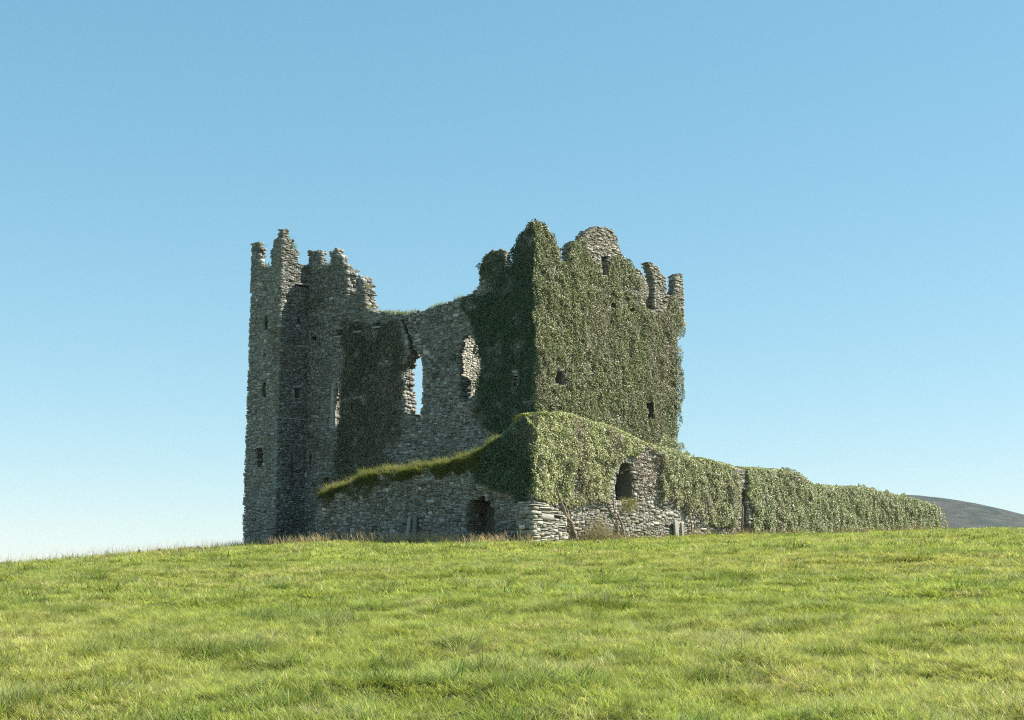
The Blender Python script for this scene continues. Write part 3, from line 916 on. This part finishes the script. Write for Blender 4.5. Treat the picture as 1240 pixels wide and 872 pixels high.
def tuft(name, n, rad, hmin, hmax, w, spread, straw=0.1, dark=0.0):
    a = RNG.uniform(0, 2 * math.pi, n); r = rad * np.sqrt(RNG.random(n))
    P = np.c_[r * np.cos(a), r * np.sin(a), np.full(n, -0.03)]
    az = a + RNG.normal(0, 0.9, n)
    h = RNG.uniform(hmin, hmax, n)
    lean = RNG.uniform(0.05, spread, n); bend = RNG.uniform(0.1, 0.9, n)
    v = RNG.uniform(0.75, 1.25, (n, 1))
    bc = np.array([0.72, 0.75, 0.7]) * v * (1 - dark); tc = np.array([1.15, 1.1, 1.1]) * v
    st = RNG.random(n) < straw
    bc[st] = np.array([1.7, 1.15, 1.9]) * v[st]; tc[st] = np.array([2.1, 1.5, 2.9]) * v[st]
    V, f, c = blades(P, h, np.full(n, w) * RNG.uniform(0.7, 1.3, n), lean, az, bend, bc, tc)
    me = build_mesh(name, V, f, c)
    me.materials.append(M_GRASS)
    return bpy.data.objects.new(name, me)

def tuft_collection(name, objs):
    c = bpy.data.collections.new(name)
    for o in objs:
        c.objects.link(o)
    return c

def scatter(name, label, pts, rot, scl, idx, tint, coll):
    me = bpy.data.meshes.new(name)
    me.vertices.add(len(pts))
    me.vertices.foreach_set('co', np.ascontiguousarray(pts, np.float32).ravel())
    for an, ty, arr, key in (('rot', 'FLOAT_VECTOR', rot, 'vector'), ('scl', 'FLOAT_VECTOR', scl, 'vector'), ('idx', 'INT', idx, 'value')):
        a = me.attributes.new(an, ty, 'POINT')
        a.data.foreach_set(key, np.ascontiguousarray(arr, np.int32 if ty == 'INT' else np.float32).ravel())
    a = me.attributes.new('tint', 'FLOAT_COLOR', 'POINT')
    a.data.foreach_set('color', np.c_[tint, np.ones(len(tint))].astype(np.float32).ravel())
    o = link(name, me, None)
    tag(o, label, 'grass', kind='stuff')
    ng = bpy.data.node_groups.new(name, 'GeometryNodeTree')
    ng.interface.new_socket('Geometry', in_out='INPUT', socket_type='NodeSocketGeometry')
    ng.interface.new_socket('Geometry', in_out='OUTPUT', socket_type='NodeSocketGeometry')
    nn, ll = ng.nodes, ng.links
    gi = nn.new('NodeGroupInput'); go = nn.new('NodeGroupOutput')
    iop = nn.new('GeometryNodeInstanceOnPoints')
    ci = nn.new('GeometryNodeCollectionInfo')
    ci.inputs['Collection'].default_value = coll
    ci.inputs['Separate Children'].default_value = True
    ci.inputs['Reset Children'].default_value = True
    def attr(nm, ty):
        a = nn.new('GeometryNodeInputNamedAttribute'); a.data_type = ty
        a.inputs['Name'].default_value = nm
        return a.outputs['Attribute']
    e2r = nn.new('FunctionNodeEulerToRotation')
    ll.new(attr('rot', 'FLOAT_VECTOR'), e2r.inputs[0])
    ll.new(gi.outputs[0], iop.inputs['Points'])
    ll.new(ci.outputs[0], iop.inputs['Instance'])
    iop.inputs['Pick Instance'].default_value = True
    ll.new(attr('idx', 'INT'), iop.inputs['Instance Index'])
    ll.new(e2r.outputs[0], iop.inputs['Rotation'])
    ll.new(attr('scl', 'FLOAT_VECTOR'), iop.inputs['Scale'])
    ll.new(iop.outputs[0], go.inputs[0])
    md = o.modifiers.new('scatter', 'NODES'); md.node_group = ng
    return o

def field_tint(P):
    n1 = fbm(P, 7.0, 51, 3); n2 = fbm(P * [0.75, 1.0], 0.36, 61, 3)
    g1 = np.array([0.300, 0.372, 0.088]); g2 = np.array([0.375, 0.415, 0.125]); dk = np.array([0.115, 0.180, 0.045]); dry = np.array([0.47, 0.44, 0.25])
    t = smooth(n1, 0.3, 0.7)[:, None]
    c = g1 * (1 - t) + g2 * t
    k = smooth(n2, 0.60, 0.76)[:, None] * 0.7
    c = c * (1 - k) + dk * k
    y = (smooth(fbm(P + 90, 0.8, 71, 3), 0.60, 0.78) * 0.33)[:, None]
    c = c * (1 - y) + dry * y
    return c * np.exp(RNG.normal(0, 0.30, (len(P), 1))).clip(0.5, 1.7), n2

def field_points(y0, y1, per_m2, half=0.47, pad=8.0):
    n = int(per_m2 * half * (y1 ** 2 - y0 ** 2) + per_m2 * 2 * pad * (y1 - y0))
    Y = np.sqrt(RNG.uniform(y0 ** 2, y1 ** 2, n))
    X = RNG.uniform(-1, 1, n) * (half * Y + pad)
    return np.c_[X, Y]

def field(label, y0, y1, per_m2, kinds, sc):
    P = field_points(y0, y1, per_m2)
    tint, n2 = field_tint(P)
    n = len(P)
    z = ground(P[:, 0], P[:, 1])
    tall = smooth(n2, 0.60, 0.78)
    s = sc * RNG.uniform(0.75, 1.25, n) * (0.9 + 0.75 * tall)
    scl = np.c_[s, s, s * RNG.uniform(0.7, 1.15, n)]
    rot = np.c_[RNG.normal(0, 0.12, n), RNG.normal(0.10, 0.12, n), RNG.uniform(0, 6.28, n)]
    objs = [tuft('grass_tuft', *k) for k in kinds]
    return scatter('grass', label, np.c_[P, z], rot, scl, RNG.integers(0, len(objs), n), tint, tuft_collection(label, objs))

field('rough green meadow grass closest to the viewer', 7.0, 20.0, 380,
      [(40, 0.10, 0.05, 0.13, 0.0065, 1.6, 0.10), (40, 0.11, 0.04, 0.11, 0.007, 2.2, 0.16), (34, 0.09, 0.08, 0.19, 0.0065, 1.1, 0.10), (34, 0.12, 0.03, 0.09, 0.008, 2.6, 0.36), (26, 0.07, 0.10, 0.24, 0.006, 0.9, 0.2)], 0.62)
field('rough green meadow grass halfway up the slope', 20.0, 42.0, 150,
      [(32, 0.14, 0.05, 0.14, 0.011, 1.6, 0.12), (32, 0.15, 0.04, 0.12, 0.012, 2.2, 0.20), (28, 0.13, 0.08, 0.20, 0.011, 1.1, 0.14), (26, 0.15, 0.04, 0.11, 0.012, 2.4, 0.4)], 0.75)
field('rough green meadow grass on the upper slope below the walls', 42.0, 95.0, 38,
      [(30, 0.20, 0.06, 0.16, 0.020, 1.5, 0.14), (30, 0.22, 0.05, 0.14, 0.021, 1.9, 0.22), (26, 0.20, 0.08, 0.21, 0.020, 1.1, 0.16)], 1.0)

# darker tussocks standing out of the turf, each its own clump of longer blades
P = field_points(7.5, 75.0, 1.3)
P = P[fbm(P, 5.0, 201, 2) > 0.40]
n = len(P)
s_ = RNG.uniform(0.3, 0.85, n) * (0.75 + 0.25 * smooth(P[:, 1], 10, 40))
tint_ = np.where(RNG.random((n, 1)) < 0.75, np.array([[0.145, 0.225, 0.055]]), np.array([[0.42, 0.41, 0.24]])) * RNG.uniform(0.75, 1.3, (n, 1))
scatter('tussock', 'darker long grass tussocks scattered over the meadow', np.c_[P, ground(P[:, 0], P[:, 1]) - 0.02], np.c_[RNG.normal(0, 0.1, (n, 2)), RNG.uniform(0, 6.28, n)],
        np.c_[s_ * RNG.uniform(0.9, 1.6, n), s_, s_ * RNG.uniform(0.6, 1.0, n)], RNG.integers(0, 2, n), tint_,
        tuft_collection('tussocks', [tuft('tussock', 170, 0.20, 0.10, 0.30, 0.010, 1.5, 0.10), tuft('tussock', 150, 0.26, 0.08, 0.24, 0.011, 2.0, 0.16)]))

def grass_strip(name, label, P, h, w, base, tip, straw=0.0, spread=0.5, az=None):
    n = len(P)
    hh = h * RNG.uniform(0.5, 1.3, n)
    v = RNG.uniform(0.75, 1.25, (n, 1))
    b = np.tile(base, (n, 1)) * v; t = np.tile(tip, (n, 1)) * v
    V, f, c = blades(P, hh, np.full(n, w), RNG.uniform(0.0, spread, n), RNG.uniform(0, 6.28, n) if az is None else az, RNG.uniform(0, 0.8, n), b, t)
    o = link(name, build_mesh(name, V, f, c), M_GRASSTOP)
    return tag(o, label, 'grass', kind='stuff')

GREEN, GREENT, STRAW, STRAWT = np.array([0.12, 0.16, 0.03]), np.array([0.24, 0.27, 0.07]), np.array([0.26, 0.19, 0.09]), np.array([0.50, 0.38, 0.25])
# turf along the head of the shaded outer wall
def top_line(wall, line, T, dens, over=0.12, drop=0.0, rise=0.0):
    L = sorted(wall.poly(line))
    lu, lz = np.array([p[0] for p in L]), np.array([p[1] for p in L])
    m = int((lu[-1] - lu[0]) * (T + over) * dens)
    u = RNG.uniform(lu[0], lu[-1], m)
    dd = -over + RNG.random(m) * (T + over)
    z = np.interp(u, lu, lz) - drop * np.clip(-dd / max(over, 1e-3), 0, 1) + rise * np.sin(np.pi * np.clip(dd / T, 0, 1))
    return wall.xyz(u, z, dd)
BA_LINE = [(383, 606), (390, 600), (405, 594), (440, 581), (455, 575), (490, 574), (520, 568), (550, 561), (576, 553), (600, 535)]
def turf(label, P, h, pal, spread, az=None):
    n = len(P)
    f = fbm(P, 0.55, 91, 3)
    keep = RNG.random(n) < smooth(f, 0.22, 0.5) * 0.85 + 0.15
    P, f = P[keep], f[keep]
    n = len(P)
    hh = h * (0.35 + 1.3 * smooth(f, 0.3, 0.75)) * RNG.uniform(0.5, 1.3, n)
    k = np.clip(smooth(fbm(P + 7, 0.9, 95, 3), 0.35, 0.68) * 0.6 + RNG.normal(0, 0.18, n), 0, 1)[:, None]
    v = RNG.uniform(0.7, 1.3, (n, 1))
    tip = (pal[0] * (1 - k) + pal[1] * k) * v
    V, fc, c = blades(P, hh, np.full(n, 0.020), RNG.uniform(0.0, spread, n), RNG.uniform(0, 6.28, n) if az is None else az[keep], RNG.uniform(0.1, 1.0, n), tip * 0.65, tip)
    return tag(link('wall_top_grass', build_mesh('wall_top_grass', V, fc, c), M_GRASSTOP), label, 'grass', kind='stuff')
TURF = (np.array([0.215, 0.235, 0.085]), np.array([0.44, 0.40, 0.22]))
P = top_line(W_BA, BA_LINE, 1.5, 620, 0.06, 0.08, 0.16)
P[:, 2] += 0.22 * (fbm(P[:, :2], 0.8, 33, 2) - 0.45)
turf('sunlit turf growing along the head of the shaded outer wall', P, 0.30, TURF, 1.3)
n_ = 13000
L = sorted(W_BA.poly(BA_LINE)); lu = np.array([p[0] for p in L]); lz = np.array([p[1] for p in L])
u = RNG.uniform(lu[0], lu[-1], n_)
band = 0.85 * smooth(fbm(np.c_[u, u * 0], 1.3, 4, 3), 0.2, 0.8) + 0.08
z = np.interp(u, lu, lz) - band * RNG.random(n_) ** 1.6
P = W_BA.xyz(u, z, -0.03 - 0.06 * RNG.random(n_))
out_az = math.atan2(-UB[1], -UB[0])
o = turf('grass hanging over the face of the shaded outer wall below its head', P, 0.17, (TURF[0] * [0.85, 1.0, 0.85], TURF[1] * [0.6, 0.65, 0.55]), 1.6, az=out_az + RNG.normal(0, 0.8, n_))
o.name = 'hanging_grass'
# grass along the broken wall head of the hall
P = top_line(W_A, [(455, 379), (480, 380), (495, 380), (515, 375), (540, 368), (560, 360), (578, 350)], 0.8, 200, 0.03, 0.02, 0.05)
P = P[fbm(P[:, :2], 1.2, 8, 2) > 0.42]
grass_strip('wall_top_grass', 'yellowish tufts on the broken head of the hall wall above its windows', P, 0.24, 0.022, GREEN, np.array([0.30, 0.28, 0.09]), spread=0.9)
tufts_ = []
for wl_, pts_ in ((W_R, [(356, 299, 0.2), (350, 289, 0.2), (360, 308, 0.15), (354, 302, 0.1)]), (W_T, [(320, 323, 0.2), (312, 300, 0.2)]), (W_A, [(394, 321, 0.2), (443, 348, 0.2), (425, 358, 0.2), (447, 372, 0.2)]), (W_B, [(662, 277, 0.3), (735, 305, 0.1), (766, 325, 0.3), (783, 371, 0.3)])):
    for x_, y_, d_ in pts_:
        uu, zz = wl_.uz(x_, y_)
        m = 60
        tufts_.append(wl_.xyz(uu + RNG.normal(0, 0.16, m), zz + RNG.normal(0, 0.05, m), d_ + RNG.normal(0, 0.10, m)))
grass_strip('ledge_grass', 'small grass tufts rooted on the battlements and ledges of the tower house', np.concatenate(tufts_), 0.26, 0.02, GREEN, GREENT, spread=1.0)
# rusty grass spilling from the arched opening
uu, zz = W_BB.uz(757, 606)
m = 300
P = W_BB.xyz(uu + RNG.normal(0.15, 0.38, m), zz - 0.05 - np.abs(RNG.normal(0, 0.28, m)), -0.05 - 0.15 * RNG.random(m))
grass_strip('hanging_grass', 'rusty yellow grass tuft spilling from the sill of the arched opening', P, 0.30, 0.018, np.array([0.22, 0.22, 0.10]), np.array([0.38, 0.35, 0.19]), spread=1.2, az=math.atan2(-UA[1], -UA[0]) + RNG.normal(0, 0.9, m))
# bleached stalks along the foot of the walls
def foot_points(wall, u0, u1, dens, dmin, dmax):
    m = int(abs(u1 - u0) * dens)
    u = RNG.uniform(min(u0, u1), max(u0, u1), m)
    q = wall.P + u[:, None] * wall.U + wall.n * RNG.uniform(dmin, dmax, m)[:, None]
    return np.c_[q, ground(q[:, 0], q[:, 1])]
ue = W_BA.uz(380, 640)[0]
P = np.concatenate([foot_points(W_BA, -0.5, ue + 0.5, 380, 0.3, 2.8), foot_points(W_T, -0.5, uT + 0.6, 300, 0.2, 2.2), foot_points(W_R, sR, 0, 60, 0.2, 2.0)])
P = P[RNG.random(len(P)) < 0.25 + 0.75 * smooth(fbm(P[:, :2], 1.1, 19, 3), 0.38, 0.62)]
grass_strip('dry_grass', 'bleached dry stalks along the foot of the shaded walls', P, 0.58, 0.024, STRAW * 1.15, STRAWT * 1.15, spread=0.5)
P = foot_points(W_BB, 0.0, W_BB.uz(1139, 640)[0], 60, 0.05, 0.8)
P = P[fbm(P[:, :2], 1.6, 18, 2) > 0.42]
grass_strip('dry_grass', 'dry grass stalks along the foot of the sunlit outer wall', P, 0.5, 0.016, STRAW * 0.9, STRAWT * 0.8, spread=0.5)
# tangle of brown bramble at the sunlit wall foot
m = 1100
uu = W_BB.uz(718, 640)[0]
q = np.c_[RNG.normal(0, 0.75, m), RNG.random(m) ** 2.2 * 1.2 * RNG.uniform(0.5, 1.1, m)]
q[:, 1] *= np.clip(1 - (q[:, 0] / 1.6) ** 2, 0.1, 1)
base = W_BB.P + (uu + q[:, 0])[:, None] * W_BB.U + W_BB.n * RNG.uniform(0.1, 0.75, m)[:, None]
P = np.c_[base, ground(base[:, 0], base[:, 1]) + q[:, 1]]
grass_strip('bramble', 'brown tangle of dead bramble at the foot of the sunlit wall', P, 0.42, 0.016, np.array([0.20, 0.175, 0.105]), np.array([0.34, 0.30, 0.20]), spread=1.6)
# thin seeding stalks on the left skyline
m = 1500
Y_ = RNG.uniform(44, 66, m); X_ = -Y_ * RNG.uniform(0.20, 0.38, m)
k = fbm(np.c_[X_, Y_], 3.5, 3, 2) > 0.42
P = np.c_[X_, Y_, ground(X_, Y_)][k]
grass_strip('dry_grass', 'thin straw coloured seed stalks on the left skyline of the field', P, 0.55, 0.010, STRAW, STRAWT, spread=0.3)

# ------------------------------------------------------------------ single things
def standing_slab(label, wall, x0, x1, ytop, ybot, tilt, d, mat):
    w = Wall(wall.P + wall.n * d, wall.U, wall.n)
    pts = [(x0, ybot), (x0 + tilt, ytop + 1.5), ((x0 + x1) / 2 + tilt, ytop), (x1 + tilt, ytop + 1), (x1, ybot)]
    o = slab('stone_slab', w, pts, -0.07, 0.05, mat, None)
    return tag(o, label, 'stone slab', 'slabs propped at the wall foot')
M_DRESSED_PALE = stone_material('pale_slab', (0.36, 0.35, 0.31), 0.2)
M_SLAB_DARK = stone_material('dark_slab', (0.17, 0.18, 0.17), 0.3)
standing_slab('narrow pale slab leaning at the foot of the shaded wall', W_BA, 491.5, 495, 625, 656, 3.5, 0.18, M_DRESSED)
standing_slab('darker upright slab beside a leaning slab at the shaded wall', W_BA, 500, 504.5, 624, 656, 0.5, 0.16, M_SLAB_DARK)
standing_slab('pale upright slab at the foot of the sunlit wall', W_BB, 817.5, 822, 630, 656, -1.5, 0.18, M_DRESSED_PALE)
standing_slab('thin slab just right of the pale upright slab', W_BB, 825.5, 828, 632, 656, -1.5, 0.16, M_DRESSED_PALE)

def weed(label, xpx, Y):
    X = (xpx - 620) / 1724 * Y
    z = float(ground(np.array([X]), np.array([Y]))[0])
    root = thing('weed_stalk', label, 'weed', 'weeds on the left skyline')
    tube('stem', [(X, Y, z - 0.05), (X + 0.03, Y, z + 0.15), (X + 0.04, Y, z + 0.30)], 0.012, M_BARK, root)
    m = 70
    c = np.c_[X + 0.045 + RNG.normal(0, 0.03, m), Y + RNG.normal(0, 0.03, m), z + RNG.uniform(0.18, 0.32, m)]
    nr = RNG.normal(0, 1, (m, 3)); nr /= np.linalg.norm(nr, axis=1, keepdims=True)
    link('seed_head', leaf_mesh('seed_head', c, nr, np.full(m, 0.045), np.tile([0.06, 0.045, 0.03], (m, 1))), M_LEAF, root)
weed('dark dock stalk on the skyline, leftmost of three', 165, 56.0)
weed('dark dock stalk on the skyline, middle one of three', 190, 57.0)
weed('dark dock stalk on the skyline nearest the tower', 237, 60.0)

# ------------------------------------------------------------------ air
def haze():
    x0, x1, y0, y1, z0, z1 = -1300, 2100, -400, 3600, -42, 150
    me = bpy.data.meshes.new('haze')
    v = [(x, y, z) for z in (z0, z1) for y in (y0, y1) for x in (x0, x1)]
    me.from_pydata(v, [], [(0, 2, 3, 1), (4, 5, 7, 6), (0, 1, 5, 4), (1, 3, 7, 5), (3, 2, 6, 7), (2, 0, 4, 6)])
    m = bpy.data.materials.new('haze'); m.use_nodes = True
    nt = m.node_tree
    nt.nodes.remove(nt.nodes['Principled BSDF'])
    pv = nt.nodes.new('ShaderNodeVolumePrincipled')
    pv.inputs['Color'].default_value = (0.88, 0.95, 1.0, 1)
    pv.inputs['Density'].default_value = HAZE_DENSITY
    nt.links.new(pv.outputs[0], nt.nodes['Material Output'].inputs['Volume'])
    o = link('haze', me, m, kind='stuff')
    tag(o, 'thin pale blue air veiling the far hill', 'haze')
HAZE_DENSITY = 0.00006
haze()
